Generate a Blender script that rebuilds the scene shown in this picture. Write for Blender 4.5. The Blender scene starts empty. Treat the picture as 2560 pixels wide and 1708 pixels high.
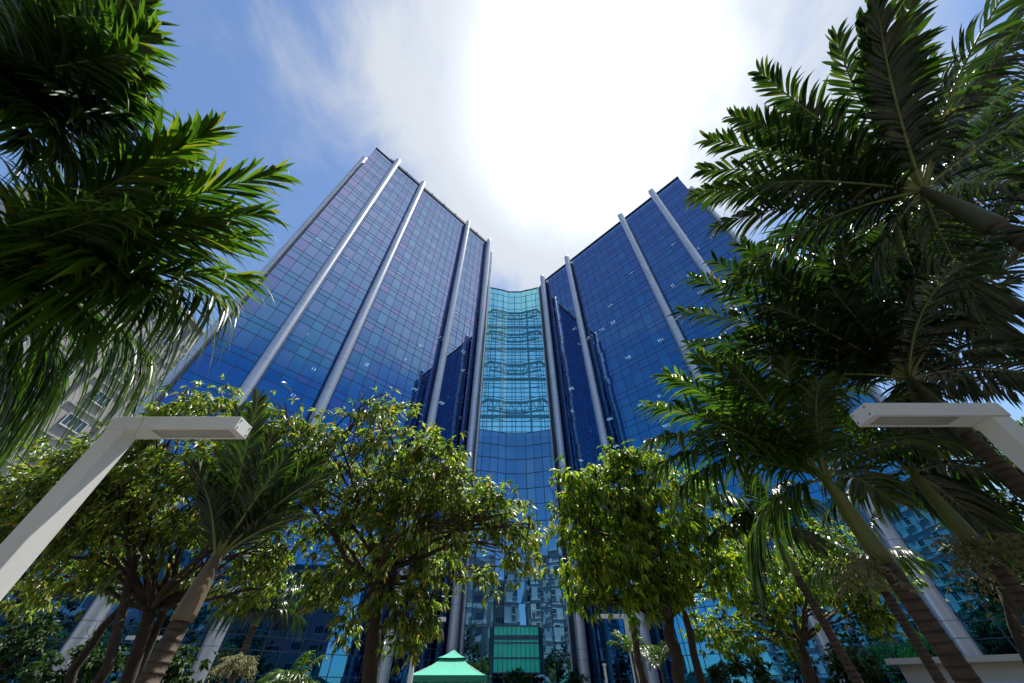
import bpy, math, random
import numpy as np
from mathutils import Vector, Matrix

# ---------------------------------------------------------------- camera, sky, sun, exposure
SC = bpy.context.scene
COL = SC.collection
CAMZ = 1.6
cam_d = bpy.data.cameras.new('camera')
cam_d.sensor_width = 36.0
cam_d.lens = 36.0 * 880 / 2560
cam_d.clip_start = 0.05
cam_d.clip_end = 3000
cam = bpy.data.objects.new('camera', cam_d)
COL.objects.link(cam)
cam.location = (0, 0, CAMZ)
cam.rotation_euler = (math.radians(135), 0, 0)
SC.camera = cam
SC.view_settings.view_transform = 'Standard'
SC.view_settings.look = 'None'
SC.view_settings.exposure = 0.68
SC.view_settings.gamma = 1.0

SUN = Vector((0.195, 0.185, 0.964)).normalized()
sun_el = math.asin(SUN.z)
sun_d = bpy.data.lights.new('sun', 'SUN')
sun_d.energy = 5.0
sun_d.angle = math.radians(0.5)
sun_d.color = (1.0, 0.96, 0.9)
sun = bpy.data.objects.new('sun', sun_d)
COL.objects.link(sun)
sun.rotation_euler = SUN.to_track_quat('Z', 'Y').to_euler()

W = bpy.data.worlds.new('World')
SC.world = W
W.use_nodes = True
nt = W.node_tree
for n in list(nt.nodes): nt.nodes.remove(n)
def N(t, typ, **kw):
    n = t.nodes.new(typ)
    for k, v in kw.items():
        setattr(n, k, v)
    return n
def L(t, a, b): t.links.new(a, b)
wo = N(nt, 'ShaderNodeOutputWorld')
bg = N(nt, 'ShaderNodeBackground'); bg.inputs['Strength'].default_value = 0.105
sky = N(nt, 'ShaderNodeTexSky', sky_type='NISHITA', sun_disc=False)
sky.sun_elevation = sun_el
sky.sun_rotation = math.atan2(SUN.x, SUN.y)
sky.air_density = 1.0; sky.dust_density = 0.3; sky.ozone_density = 2.0
tc = N(nt, 'ShaderNodeTexCoord')
dot = N(nt, 'ShaderNodeVectorMath', operation='DOT_PRODUCT')
dot.inputs[1].default_value = tuple(SUN)
L(nt, tc.outputs['Generated'], dot.inputs[0])
def MR(t, src, a, b, c, d, smooth=True):
    m = N(t, 'ShaderNodeMapRange')
    if smooth: m.interpolation_type = 'SMOOTHSTEP'
    m.inputs['From Min'].default_value = a; m.inputs['From Max'].default_value = b
    m.inputs['To Min'].default_value = c; m.inputs['To Max'].default_value = d
    L(t, src, m.inputs['Value']); return m.outputs['Result']
def MA(t, op, a, b, clamp=False):
    m = N(t, 'ShaderNodeMath', operation=op); m.use_clamp = clamp
    for i, v in enumerate((a, b)):
        if isinstance(v, (int, float)): m.inputs[i].default_value = v
        else: L(t, v, m.inputs[i])
    return m.outputs[0]
mp = N(nt, 'ShaderNodeMapping'); mp.inputs['Scale'].default_value = (1.6, 0.8, 1.6)
mp.inputs['Rotation'].default_value = (0, 0, 0.35)
L(nt, tc.outputs['Generated'], mp.inputs['Vector'])
nz = N(nt, 'ShaderNodeTexNoise'); nz.inputs['Scale'].default_value = 2.2
nz.inputs['Detail'].default_value = 9; nz.inputs['Roughness'].default_value = 0.58
nz.inputs['Distortion'].default_value = 0.5
L(nt, mp.outputs['Vector'], nz.inputs['Vector'])
near = MR(nt, dot.outputs['Value'], 0.76, 0.985, 0.0, 1.0)       # thin cloud gathered round the sun
glow = MR(nt, dot.outputs['Value'], 0.925, 1.0, 0.0, 1.0, False)
glow = MA(nt, 'POWER', glow, 1.8)
glow = MA(nt, 'MULTIPLY', glow, MR(nt, nz.outputs['Fac'], .3, .7, .15, 1.6))
dot2 = N(nt, 'ShaderNodeVectorMath', operation='DOT_PRODUCT')       # second thin cloud behind the viewer, added to brighten the left tower's glass
dot2.inputs[1].default_value = tuple(Vector((.44, -.33, .83)).normalized())
L(nt, tc.outputs['Generated'], dot2.inputs[0])
near2 = MR(nt, dot2.outputs['Value'], 0.86, 0.99, 0.0, 1.0)
near = MA(nt, 'MAXIMUM', near, near2)
cl = MA(nt, 'ADD', MA(nt, 'MULTIPLY', nz.outputs['Fac'], 1.9), MA(nt, 'MULTIPLY', near, 0.95))
mask = MR(nt, cl, 1.06, 1.78, 0.0, 1.0)
cb = MA(nt, 'ADD', MA(nt, 'MULTIPLY', near, 0.9), 4.2)
cb = MA(nt, 'ADD', cb, MA(nt, 'MULTIPLY', glow, 6.0))
cc = N(nt, 'ShaderNodeVectorMath', operation='SCALE'); cc.inputs[0].default_value = (0.90, 0.97, 1.07)
L(nt, cb, cc.inputs['Scale'])
tint = N(nt, 'ShaderNodeVectorMath', operation='MULTIPLY'); tint.inputs[1].default_value = (.98, 1.07, 1.15)
L(nt, sky.outputs['Color'], tint.inputs[0])
mx = N(nt, 'ShaderNodeMix', data_type='RGBA')
L(nt, mask, mx.inputs['Factor']); L(nt, tint.outputs[0], mx.inputs['A']); L(nt, cc.outputs[0], mx.inputs['B'])
L(nt, mx.outputs['Result'], bg.inputs['Color'])
L(nt, bg.outputs[0], wo.inputs['Surface'])

# ---------------------------------------------------------------- helpers
def P(x, y, D):
    """a point at distance D along the viewing axis, seen at (x, y) of a 2350 px wide print of the photo"""
    k = 2560 / 2350
    xc = (x * k - 1280) / 880; yc = (854 - y * k) / 880; s = 0.70710678
    return Vector((D * xc, D * (s - s * yc), CAMZ + D * (s + s * yc)))
def tag(o, label=None, cat=None, group=None, kind=None):
    if label: o['label'] = label
    if cat: o['category'] = cat
    if group: o['group'] = group
    if kind: o['kind'] = kind
    return o
def empty(name, loc, label, cat, group=None):
    o = bpy.data.objects.new(name, None); COL.objects.link(o)
    o.location = loc; o.empty_display_size = 0.2
    return tag(o, label, cat, group)
class MB:
    def __init__(s): s.v = []; s.f = []; s.m = []
    def add(s, vs, fs, mi=0):
        b = len(s.v); s.v += [tuple(p) for p in vs]
        s.f += [tuple(i + b for i in q) for q in fs]; s.m += [mi] * len(fs)
    def box(s, c, h, ax=None, mi=0):
        ax = ax or (Vector((1, 0, 0)), Vector((0, 1, 0)), Vector((0, 0, 1)))
        c = Vector(c); vs = []
        for z in (-1, 1):
            for y in (-1, 1):
                for x in (-1, 1):
                    vs.append(c + ax[0] * (x * h[0]) + ax[1] * (y * h[1]) + ax[2] * (z * h[2]))
        s.add(vs, [(0, 2, 3, 1), (4, 5, 7, 6), (0, 1, 5, 4), (2, 6, 7, 3), (0, 4, 6, 2), (1, 3, 7, 5)], mi)
    def bar(s, a, b, w, h=None, mi=0):
        a = Vector(a); b = Vector(b); d = b - a; l = d.length
        if l < 1e-6: return
        d /= l; u = Vector((0, 0, 1)) if abs(d.z) < 0.95 else Vector((1, 0, 0))
        sd = d.cross(u).normalized(); up = sd.cross(d)
        s.box((a + b) / 2, (w / 2, (h or w) / 2, l / 2), (sd, up, d), mi)
    def tube(s, pts, rad, n=8, cap=True, mi=0, rough=0.0, rng=None):
        pts = [Vector(p) for p in pts]; b = len(s.v); m = len(pts); prev = None
        for i, p in enumerate(pts):
            t = (pts[min(i + 1, m - 1)] - pts[max(i - 1, 0)])
            t = t.normalized() if t.length > 1e-9 else Vector((0, 0, 1))
            if prev is None:
                u = Vector((1, 0, 0)) if abs(t.x) < 0.8 else Vector((0, 1, 0))
                prev = (u - t * u.dot(t)).normalized()
            else:
                q = prev - t * prev.dot(t); prev = q.normalized() if q.length > 1e-6 else prev
            w = t.cross(prev); r = rad[i] if hasattr(rad, '__len__') else rad
            for k in range(n):
                a = 2 * math.pi * k / n
                rr = r * (1 + (rng.uniform(-rough, rough) if rng else 0))
                s.v.append(tuple(p + prev * (rr * math.cos(a)) + w * (rr * math.sin(a))))
        for i in range(m - 1):
            for k in range(n):
                s.f.append((b + i * n + k, b + i * n + (k + 1) % n, b + (i + 1) * n + (k + 1) % n, b + (i + 1) * n + k)); s.m.append(mi)
        if cap:
            s.f.append(tuple(b + k for k in reversed(range(n)))); s.m.append(mi)
            s.f.append(tuple(b + (m - 1) * n + k for k in range(n))); s.m.append(mi)
    def build(s, name, mats, parent=None, smooth=False, label=None):
        me = bpy.data.meshes.new(name)
        off = Vector(parent_loc(parent)) if parent else Vector((0, 0, 0))
        vs = [(v[0] - off.x, v[1] - off.y, v[2] - off.z) for v in s.v] if parent else s.v
        me.from_pydata(vs, [], s.f)
        mats = mats if isinstance(mats, (list, tuple)) else [mats]
        for m in mats: me.materials.append(m)
        if len(mats) > 1: me.polygons.foreach_set('material_index', s.m)
        if smooth: me.polygons.foreach_set('use_smooth', [True] * len(s.f))
        me.update()
        o = bpy.data.objects.new(name, me); COL.objects.link(o)
        if parent: o.parent = parent
        if label: o['label'] = label
        return o
def parent_loc(p):
    v = Vector((0, 0, 0))
    while p is not None:
        v += p.location; p = p.parent
    return v
def npmesh(name, V, F, mat, parent=None, smooth=False):
    """V (n,3), F (m,k) numpy -> object"""
    me = bpy.data.meshes.new(name)
    off = parent_loc(parent) if parent else Vector((0, 0, 0))
    V = V - np.array(off)
    k = F.shape[1]
    me.vertices.add(len(V)); me.vertices.foreach_set('co', V.astype(np.float32).ravel())
    me.loops.add(F.size); me.loops.foreach_set('vertex_index', F.astype(np.int32).ravel())
    me.polygons.add(len(F))
    me.polygons.foreach_set('loop_start', np.arange(0, F.size, k, dtype=np.int32))
    me.polygons.foreach_set('use_smooth', np.full(len(F), smooth))
    me.materials.append(mat); me.update(calc_edges=True); me.validate()
    o = bpy.data.objects.new(name, me); COL.objects.link(o)
    if parent: o.parent = parent
    return o

# ---------------------------------------------------------------- materials
def mat(name):
    m = bpy.data.materials.new(name); m.use_nodes = True
    t = m.node_tree
    for n in list(t.nodes): t.nodes.remove(n)
    return m, t, N(t, 'ShaderNodeOutputMaterial')
def ramp(t, fac, stops):
    r = N(t, 'ShaderNodeValToRGB')
    e = r.color_ramp.elements
    while len(e) > 1: e.remove(e[-1])
    e[0].position = stops[0][0]; e[0].color = (*stops[0][1], 1)
    for p, c in stops[1:]:
        x = e.new(p); x.color = (*c, 1)
    L(t, fac, r.inputs['Fac']); return r.outputs['Color']
def solid(name, col, rough=0.6, metal=0.0, spec=0.5, var=0.12, scale=3.0, bump=0.0, stretch=(1, 1, 1)):
    m, t, o = mat(name)
    b = N(t, 'ShaderNodeBsdfPrincipled')
    b.inputs['Roughness'].default_value = rough; b.inputs['Metallic'].default_value = metal
    b.inputs['Specular IOR Level'].default_value = spec
    g = N(t, 'ShaderNodeNewGeometry')
    mpn = N(t, 'ShaderNodeMapping'); mpn.inputs['Scale'].default_value = stretch
    L(t, g.outputs['Position'], mpn.inputs['Vector'])
    n = N(t, 'ShaderNodeTexNoise'); n.inputs['Scale'].default_value = scale; n.inputs['Detail'].default_value = 6
    L(t, mpn.outputs['Vector'], n.inputs['Vector'])
    c = ramp(t, n.outputs['Fac'], [(0.25, tuple(x * (1 - var) for x in col)), (0.75, tuple(min(1, x * (1 + var)) for x in col))])
    L(t, c, b.inputs['Base Color'])
    if bump:
        bn = N(t, 'ShaderNodeBump'); bn.inputs['Strength'].default_value = bump; bn.inputs['Distance'].default_value = 0.02
        L(t, n.outputs['Fac'], bn.inputs['Height']); L(t, bn.outputs['Normal'], b.inputs['Normal'])
    L(t, b.outputs[0], o.inputs['Surface'])
    return m
def leafmat(name, stops, rough=0.32, trans=0.42, tcol=(1.6, 1.9, 0.5), spec=0.6):
    m, t, o = mat(name)
    g = N(t, 'ShaderNodeNewGeometry')
    c = ramp(t, g.outputs['Random Per Island'], stops)
    b = N(t, 'ShaderNodeBsdfPrincipled'); b.inputs['Roughness'].default_value = rough
    b.inputs['Specular IOR Level'].default_value = spec
    L(t, c, b.inputs['Base Color'])
    tr = N(t, 'ShaderNodeBsdfTranslucent')
    ml = N(t, 'ShaderNodeVectorMath', operation='MULTIPLY'); ml.inputs[1].default_value = tcol
    L(t, c, ml.inputs[0]); L(t, ml.outputs[0], tr.inputs['Color'])
    mxs = N(t, 'ShaderNodeMixShader'); mxs.inputs[0].default_value = trans
    L(t, b.outputs[0], mxs.inputs[1]); L(t, tr.outputs[0], mxs.inputs[2])
    L(t, mxs.outputs[0], o.inputs['Surface'])
    return m
def glassmat(name, stops, through, fac, wav=0.003, rough=0.0, steep=None):
    """coated curtain-wall glass: coloured mirror coat (paler at steep angles) over a dim view inside"""
    m, t, o = mat(name)
    g = N(t, 'ShaderNodeNewGeometry')
    c = ramp(t, g.outputs['Random Per Island'], stops)
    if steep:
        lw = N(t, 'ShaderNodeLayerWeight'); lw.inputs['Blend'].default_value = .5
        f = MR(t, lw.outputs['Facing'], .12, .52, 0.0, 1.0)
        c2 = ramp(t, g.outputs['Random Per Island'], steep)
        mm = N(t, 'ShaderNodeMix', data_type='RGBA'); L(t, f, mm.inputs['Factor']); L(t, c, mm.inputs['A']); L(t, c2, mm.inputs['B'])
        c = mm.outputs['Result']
    gl = N(t, 'ShaderNodeBsdfGlossy'); gl.inputs['Roughness'].default_value = rough
    L(t, c, gl.inputs['Color'])
    n = N(t, 'ShaderNodeTexNoise'); n.inputs['Scale'].default_value = 0.45; n.inputs['Detail'].default_value = 0.0
    L(t, g.outputs['Position'], n.inputs['Vector'])
    bn = N(t, 'ShaderNodeBump'); bn.inputs['Strength'].default_value = 1.0; bn.inputs['Distance'].default_value = wav
    L(t, n.outputs['Fac'], bn.inputs['Height']); L(t, bn.outputs['Normal'], gl.inputs['Normal'])
    tp = N(t, 'ShaderNodeBsdfTransparent'); tp.inputs['Color'].default_value = (*through, 1)
    mxs = N(t, 'ShaderNodeMixShader'); mxs.inputs[0].default_value = fac
    L(t, tp.outputs[0], mxs.inputs[1]); L(t, gl.outputs[0], mxs.inputs[2])
    L(t, mxs.outputs[0], o.inputs['Surface'])
    return m

def emit(name, col, s):
    m, t, o = mat(name); e = N(t, 'ShaderNodeEmission')
    e.inputs['Color'].default_value = (*col, 1); e.inputs['Strength'].default_value = s
    L(t, e.outputs[0], o.inputs['Surface']); return m
M = {}
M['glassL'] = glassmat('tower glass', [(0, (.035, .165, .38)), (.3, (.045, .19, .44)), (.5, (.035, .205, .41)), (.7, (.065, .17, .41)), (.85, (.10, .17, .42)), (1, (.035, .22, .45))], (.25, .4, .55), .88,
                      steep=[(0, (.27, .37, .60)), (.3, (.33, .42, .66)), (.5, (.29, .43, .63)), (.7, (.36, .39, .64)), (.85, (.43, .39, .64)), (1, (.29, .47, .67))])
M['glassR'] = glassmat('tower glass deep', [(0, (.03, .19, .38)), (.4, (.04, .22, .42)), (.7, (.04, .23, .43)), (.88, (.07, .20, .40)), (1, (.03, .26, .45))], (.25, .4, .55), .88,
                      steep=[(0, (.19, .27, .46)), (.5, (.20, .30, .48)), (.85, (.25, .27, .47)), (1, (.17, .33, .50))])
M['glassC'] = glassmat('atrium clear glass', [(0, (.20, .42, .50)), (1, (.28, .50, .58))], (.40, .93, .90), .28, 0.002)
M['glassCl'] = glassmat('atrium mirror glass', [(0, (.10, .26, .42)), (.6, (.12, .29, .46)), (1, (.15, .32, .48))], (.2, .4, .5), .9, 0.012)
M['mull'] = solid('mullion', (.05, .07, .12), .4, .3)
M['mullC'] = solid('atrium mullion', (.05, .12, .17), .4, .3)
M['alu'] = solid('column aluminium', (.56, .58, .62), .36, .5, var=.10, scale=2.2, stretch=(1.5, 1.5, .12))
M['alujoint'] = solid('column joint', (.22, .24, .28), .5, .3)
M['dark'] = solid('dark cladding', (.05, .06, .08), .45)
M['inner'] = solid('interior', (.10, .11, .12), .8)
M['slab'] = solid('slab', (.16, .17, .18), .8)
M['steel'] = solid('atrium steel', (.10, .24, .30), .5, .2)
M['tube'] = emit('ceiling tube', (1, .97, .85), 7)
M['lamp'] = solid('lamp paint', (.74, .74, .71), .38, var=.07, scale=3.5, stretch=(1, 1, .25))
M['lens'] = solid('lamp diffuser', (.36, .36, .31), .25, var=.06, scale=8)
M['bolt'] = solid('bolt', (.08, .08, .08), .4)
M['teal'] = solid('teal glazing', (.03, .88, .60), .15, var=.15, scale=.8)
M['canvas'] = solid('green canvas', (.05, .36, .24), .7, var=.06)
M['canvasd'] = solid('green valance', (.02, .20, .12), .7)
M['white'] = solid('white paint', (.74, .74, .72), .5, var=.05)
M['render'] = solid('white render', (.60, .62, .62), .8, var=.08, scale=.4)
M['greyr'] = solid('grey render', (.34, .32, .31), .85, var=.12, scale=.35)
M['beige'] = solid('beige render', (.55, .50, .40), .8, var=.08, scale=.8)
M['win'] = solid('dark window', (.03, .05, .06), .08, spec=.8, var=.3, scale=.7)
M['frame'] = solid('window frame', (.55, .56, .55), .5)
M['ac'] = solid('air conditioner', (.5, .5, .48), .6)
M['pave'] = solid('paving', (.10, .095, .085), .8, var=.15, scale=1.2)
M['bark'] = solid('bark', (.05, .036, .026), .9, var=.45, scale=14, bump=.8, stretch=(1, 1, .3))
M['palmbark'] = solid('palm bark', (.085, .062, .045), .85, var=.35, scale=9, bump=.5)
M['palmring'] = solid('palm ring scar', (.05, .032, .022), .9, var=.3)
M['shaft'] = solid('crownshaft', (.13, .15, .035), .4, var=.25, scale=3, stretch=(1, 1, .3))
M['shaftd'] = solid('crownshaft dark', (.06, .07, .03), .5, var=.3, scale=3, stretch=(1, 1, .3))
M['shaftb'] = solid('crownshaft tan', (.17, .13, .08), .6, var=.4, scale=5, stretch=(1, 1, .3))
M['rachis'] = solid('rachis', (.16, .19, .06), .45, var=.2)
M['flower'] = solid('palm flower stalk', (.20, .19, .08), .8, var=.35, scale=12)
GR = [(0, (.020, .050, .008)), (.35, (.035, .080, .010)), (.7, (.060, .115, .014)), (.93, (.10, .15, .02)), (1, (.20, .17, .03))]
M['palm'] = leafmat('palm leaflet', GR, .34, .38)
M['palmshade'] = leafmat('palm leaflet shaded', [(0, (.008, .020, .006)), (.5, (.014, .034, .008)), (.9, (.034, .068, .012)), (1, (.10, .09, .03))], .30, .26, tcol=(2.0, 2.4, .5))  # shade of backlit fronds put into a darker copy of the leaflet colour
M['leaf'] = leafmat('tree leaf', [(0, (.015, .035, .01)), (.3, (.06, .11, .02)), (.5, (.14, .20, .03)), (.7, (.22, .29, .04)), (.94, (.36, .36, .04)), (1, (.42, .19, .06))], .42, .42, spec=1.0)
M['leafy'] = leafmat('tree leaf bright', [(0, (.015, .04, .01)), (.3, (.07, .14, .016)), (.5, (.15, .24, .02)), (.7, (.24, .34, .03)), (.94, (.38, .36, .025)), (1, (.42, .24, .03))], .36, .5, spec=.8)
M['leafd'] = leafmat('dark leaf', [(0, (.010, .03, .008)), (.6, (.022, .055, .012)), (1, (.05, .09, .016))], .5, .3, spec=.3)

# ---------------------------------------------------------------- ground
g = MB(); g.add([(-1500, -1500, 0), (1500, -1500, 0), (1500, 1500, 0), (-1500, 1500, 0)], [(0, 1, 2, 3)])
tag(g.build('ground', M['pave']), kind='structure')

# ---------------------------------------------------------------- the glass towers
U = 74.0
S2 = math.sqrt(.5)
PW = 1.22; ST = 3.89; Z0 = 23.07
ZUP = Vector((0, 0, 1))
def column(parent, x, y, top, r=.48, name='column', bracket=None):
    mb = MB(); pts = []; rad = []; mi = []
    zs = [(0, r)]; jz = []
    j = -6
    while True:
        for zz in (Z0 + ST * j, Z0 + ST * j + .72):
            if 0.5 < zz < top - 1.2:
                zs += [(zz - .02, r), (zz + .02, r)]; jz.append(zz)
        j += 1
        if Z0 + ST * j > top: break
    zs += [(top - .9, r), (top - .86, r), (top - .3, r)]
    for a in (20, 40, 60, 78): zs.append((top - .3 + .3 * math.sin(math.radians(a)), r * math.cos(math.radians(a))))
    n = 28; b = 0
    for (zz, rr) in zs:
        for k in range(n):
            a = 2 * math.pi * k / n
            mb.v.append((x + rr * math.cos(a), y + rr * math.sin(a), zz))
    for i in range(len(zs) - 1):
        joint = zs[i + 1][0] - zs[i][0] < .05 and zs[i][0] < top - .5
        for k in range(n):
            mb.f.append((i * n + k, i * n + (k + 1) % n, (i + 1) * n + (k + 1) % n, (i + 1) * n + k)); mb.m.append(1 if joint else 0)
    mb.f.append(tuple((len(zs) - 1) * n + k for k in range(n))); mb.m.append(0)
    o = mb.build(name, [M['alu'], M['alujoint']], parent)
    if bracket is not None:
        bb = MB(); j = -5
        while Z0 + ST * j < top - 2:
            c0 = Vector((x, y, Z0 + ST * j + .36)); bb.bar(c0 + bracket * (r - .02), c0 + bracket * .74, .16, .10); j += 1
        bb.build('bracket', M['alujoint'], o)
    for p in o.data.polygons: p.use_smooth = (p.material_index == 0)
    return o
def wing(label, C, e, n, roof, gm, seed, extra):
    rng = random.Random(seed)
    C = Vector((C[0], C[1], 0)); e = Vector(e); n = Vector(n)
    root = empty('office_tower', C, label, 'office tower')
    def W3(s, o, z): return C + e * s + n * o + ZUP * z
    ax = (e, n, ZUP)
    # shell: end walls, back wall, roof
    b = MB(); T = 13.0; LN = 24 * PW
    b.box(W3(LN / 2, -T, roof / 2), (LN / 2, .2, roof / 2), ax)
    b.box(W3(.14, -T / 2 - .1, roof / 2), (.12, T / 2 - .14, roof / 2 - .01), ax)
    b.box(W3(LN - .14, -T / 2 - .1, roof / 2), (.12, T / 2 - .14, roof / 2 - .01), ax)
    b.box(W3(LN / 2, -7.5, roof / 2), (LN / 2 - .3, .1, roof / 2 - .02), ax)
    b.build('wall', M['dark'], root)
    b = MB(); b.box(W3(LN / 2, -T / 2 - .1, roof - .2), (LN / 2 - .28, T / 2 - .35, .15), ax)
    b.build('roof', M['dark'], root)
    b = MB()
    for j in range(-6, 14):
        z = Z0 + ST * j
        if .5 < z < roof - 1: b.box(W3(LN / 2, -3.8, z + .36), (LN / 2 - .28, 3.55, .22), ax)
    b.build('floor_slab', M['slab'], root)
    # glazing: one window per storey and bay
    bays = [(0, 3), (3, 8), (8, 18), (18, 24)]
    for j in range(-6, 14):
        z0 = Z0 + ST * j
        rows = [(z0, z0 + .72), (z0 + .72, z0 + 2.70), (z0 + 2.70, z0 + ST)]
        rows = [(max(a, 0.0), min(c, roof)) for a, c in rows]
        rows = [(a, c) for a, c in rows if c - a > .05]
        if not rows: continue
        for (k0, k1) in bays:
            pb = MB(); fb = MB()
            for (a, c) in rows:
                for k in range(k0, k1):
                    j0, j1, j2 = [rng.gauss(0, .0022) for _ in range(3)]
                    s0, s1 = k * PW, (k + 1) * PW
                    pb.add([W3(s0, j0, a), W3(s1, j0 + j1, a), W3(s1, j0 + j1 + j2, c), W3(s0, j0 + j2, c)], [(0, 1, 2, 3)])
                fb.box(W3((k0 + k1) * PW / 2, .012, a), ((k1 - k0) * PW / 2 - .030, .012, .024), ax)
            for k in range(k0, k1):
                fb.box(W3(k * PW, .014, (rows[0][0] + rows[-1][1]) / 2), (.026, .014, (rows[-1][1] - rows[0][0]) / 2 - .001), ax)
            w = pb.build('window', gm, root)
            fb.build('mullion', M['mull'], w)
    fb = MB(); fb.box(W3(LN / 2, -.04, roof + .06), (LN / 2 + .1, .22, .08), ax)
    fb.box(W3(LN - .02, .04, roof / 2), (.05, .06, roof / 2 - .05), ax)
    fb.build('parapet', M['mull'], root)
    # lit ceiling lamps
    cnt = 0
    for j in range(-3, 13):
        z = Z0 + ST * (j + 1) + .10
        if z > roof - 2: continue
        for q in range(0, 12):
            if cnt >= 96 or rng.random() > .21 * extra: continue
            sx = PW * (2 * q + 1) + rng.choice([-.3, 0, .3]); m = MB()
            for i in range(3):
                if rng.random() < .85: m.box(W3(sx + (i - 1) * .27, -2.9, z), (.03, .26, .02), ax)
            if m.v: m.build('ceiling_light', M['tube'], root); cnt += 1
    for s in (4.2, 10.2, 22.3, 28.6):
        p = W3(s, .75, 0); column(root, p.x, p.y, roof + .9, bracket=-n)
    p = C - e * .72 - n * 3.6; column(root, p.x, p.y, roof + .9)
    return root, W3
CL = (-.3524 * U, .2918 * U); CR = (.364 * U, .292 * U)
RL = CAMZ + U; RR = CAMZ + .801 * U
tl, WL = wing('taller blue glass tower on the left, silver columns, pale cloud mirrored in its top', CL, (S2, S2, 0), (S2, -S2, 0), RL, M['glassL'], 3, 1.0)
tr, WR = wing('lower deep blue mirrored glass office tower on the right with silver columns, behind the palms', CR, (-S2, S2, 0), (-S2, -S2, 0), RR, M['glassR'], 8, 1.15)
column(tl, -4.72, 43.0, RL - 1.5, .26)
# rail on the left roof
m = MB(); ax = (Vector((S2, S2, 0)), Vector((S2, -S2, 0)), ZUP)
m.box(WL(16, .25, RL + .28), (13, .06, .05), ax)
for i in range(9): m.box(WL(3.6 + i * 3.1, .22, RL + .45), (.05, .22, .28), ax)
m.build('roof_rail', M['dark'], tl)

# ---------------------------------------------------------------- the atrium between them
AT = empty('glass_atrium', (.4, 44.5, 0), 'concave turquoise glass atrium between the two blue towers, steel trusses showing through', 'glass atrium')
poly = [(-.0615, .589), (-.0538, .5913), (-.0396, .5945), (-.0252, .598), (-.0108, .604), (.0073, .604), (.0254, .604), (.0397, .5985), (.0541, .5955), (.0687, .5905), (.073, .5895)]
poly = [Vector((a * U, b * U, 0)) for a, b in poly]
rng = random.Random(5)
zl = [27.77 + 1.962 * i for i in range(-14, 17)]
zl = [0.0] + [z for z in zl if z > .4 and z < RR - .5] + [RR]
EN = (2.9, 6.2)
def facet_window(i0, i1, r0, r1):
    pb = MB(); fb = MB(); clear = zl[r0] > 27.5
    for r in range(r0, r1):
        a, c = zl[r], zl[r + 1]
        for i in range(i0, i1):
            p, q = poly[i], poly[i + 1]
            nn = Vector((q.y - p.y, -(q.x - p.x), 0)).normalized()
            j0, j1, j2 = [rng.gauss(0, .006) for _ in range(3)]
            if True:
                pb.add([p + nn * j0 + ZUP * a, q + nn * (j0 + j1) + ZUP * a, q + nn * (j0 + j1 + j2) + ZUP * c, p + nn * (j0 + j2) + ZUP * c], [(0, 1, 2, 3)])
            fb.bar(p + nn * .03 + ZUP * a, q + nn * .03 + ZUP * a, .06, .06)
            fb.bar(p + nn * .035 + ZUP * a, p + nn * .035 + ZUP * c, .07, .055)
    if not pb.v: pb.add([poly[i0], poly[i0] + ZUP * .01, poly[i0] + ZUP * .02], [(0, 1, 2)])
    w = pb.build('window', M['glassC'] if clear else M['glassCl'], AT)
    fb.build('mullion', M['mullC'], w)
edges = list(range(0, len(zl), 2))
brk = min(range(len(zl)), key=lambda i: abs(zl[i] - 27.77))
rr_ = list(range(0, brk, 2)) + list(range(brk, len(zl) - 1, 2)) + [len(zl) - 1]
for a, b in zip(rr_[:-1], rr_[1:]):
    for (i0, i1) in ((0, 4), (4, 6), (6, 10)): facet_window(i0, i1, a, b)
m = MB()
for p, q in zip(poly[:-1], poly[1:]): m.bar(p + ZUP * (RR + .08), q + ZUP * (RR + .08), .25, .14)
m.build('parapet', M['mullC'], AT)
# teal lobby glazing low in the centre
VY = 43.3
m = MB(); m.box((.40, VY, 4.55), (2.1, .03, 1.65)); m.box((-1.67, VY + .6, 4.55), (.03, .56, 1.65)); m.box((2.47, VY + .6, 4.55), (.03, .56, 1.65)); eg = m.build('entrance_glazing', M['teal'], AT)
m = MB()
for i in range(11): m.box((-1.7 + i * .42, VY - .05, 4.55), (.018, .03, 1.67))
for z in (2.9, 3.9, 4.95, 5.35, 6.2): m.box((.40, VY - .052, z), (2.13, .04, .05 if z != 5.35 else .16))
m.build('mullion', M['mullC'], eg)
# dark returns to the towers
m = MB()
a = WL(24 * PW, 0, 0); b = poly[0]
m.bar(a + ZUP * RR / 2 - ZUP * RR / 2, a + ZUP * .01, .1)
def sheet(mb, p, q, z0, z1, th=.1):
    p = Vector((p.x, p.y, 0)); q = Vector((q.x, q.y, 0)); d = (q - p); l = d.length; d.normalize()
    nn = Vector((d.y, -d.x, 0)); mb.box((p + q) / 2 + ZUP * (z0 + z1) / 2, (l / 2, th / 2, (z1 - z0) / 2), (d, nn, ZUP))
m = MB(); sheet(m, a, b, 0, RR - .1); m.build('wall', M['dark'], AT)
a = WR(24 * PW, 0, 0); b = poly[-1]
m = MB(); sheet(m, a, b, 0, RR - .1); m.build('wall', M['dark'], AT)
m = MB(); sheet(m, poly[-1] + Vector((-.02, -.12, 0)), poly[-1] + Vector((.22, -.3, 0)), 0, RR - .2, .06); m.build('jamb', M['alu'], AT)
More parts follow.
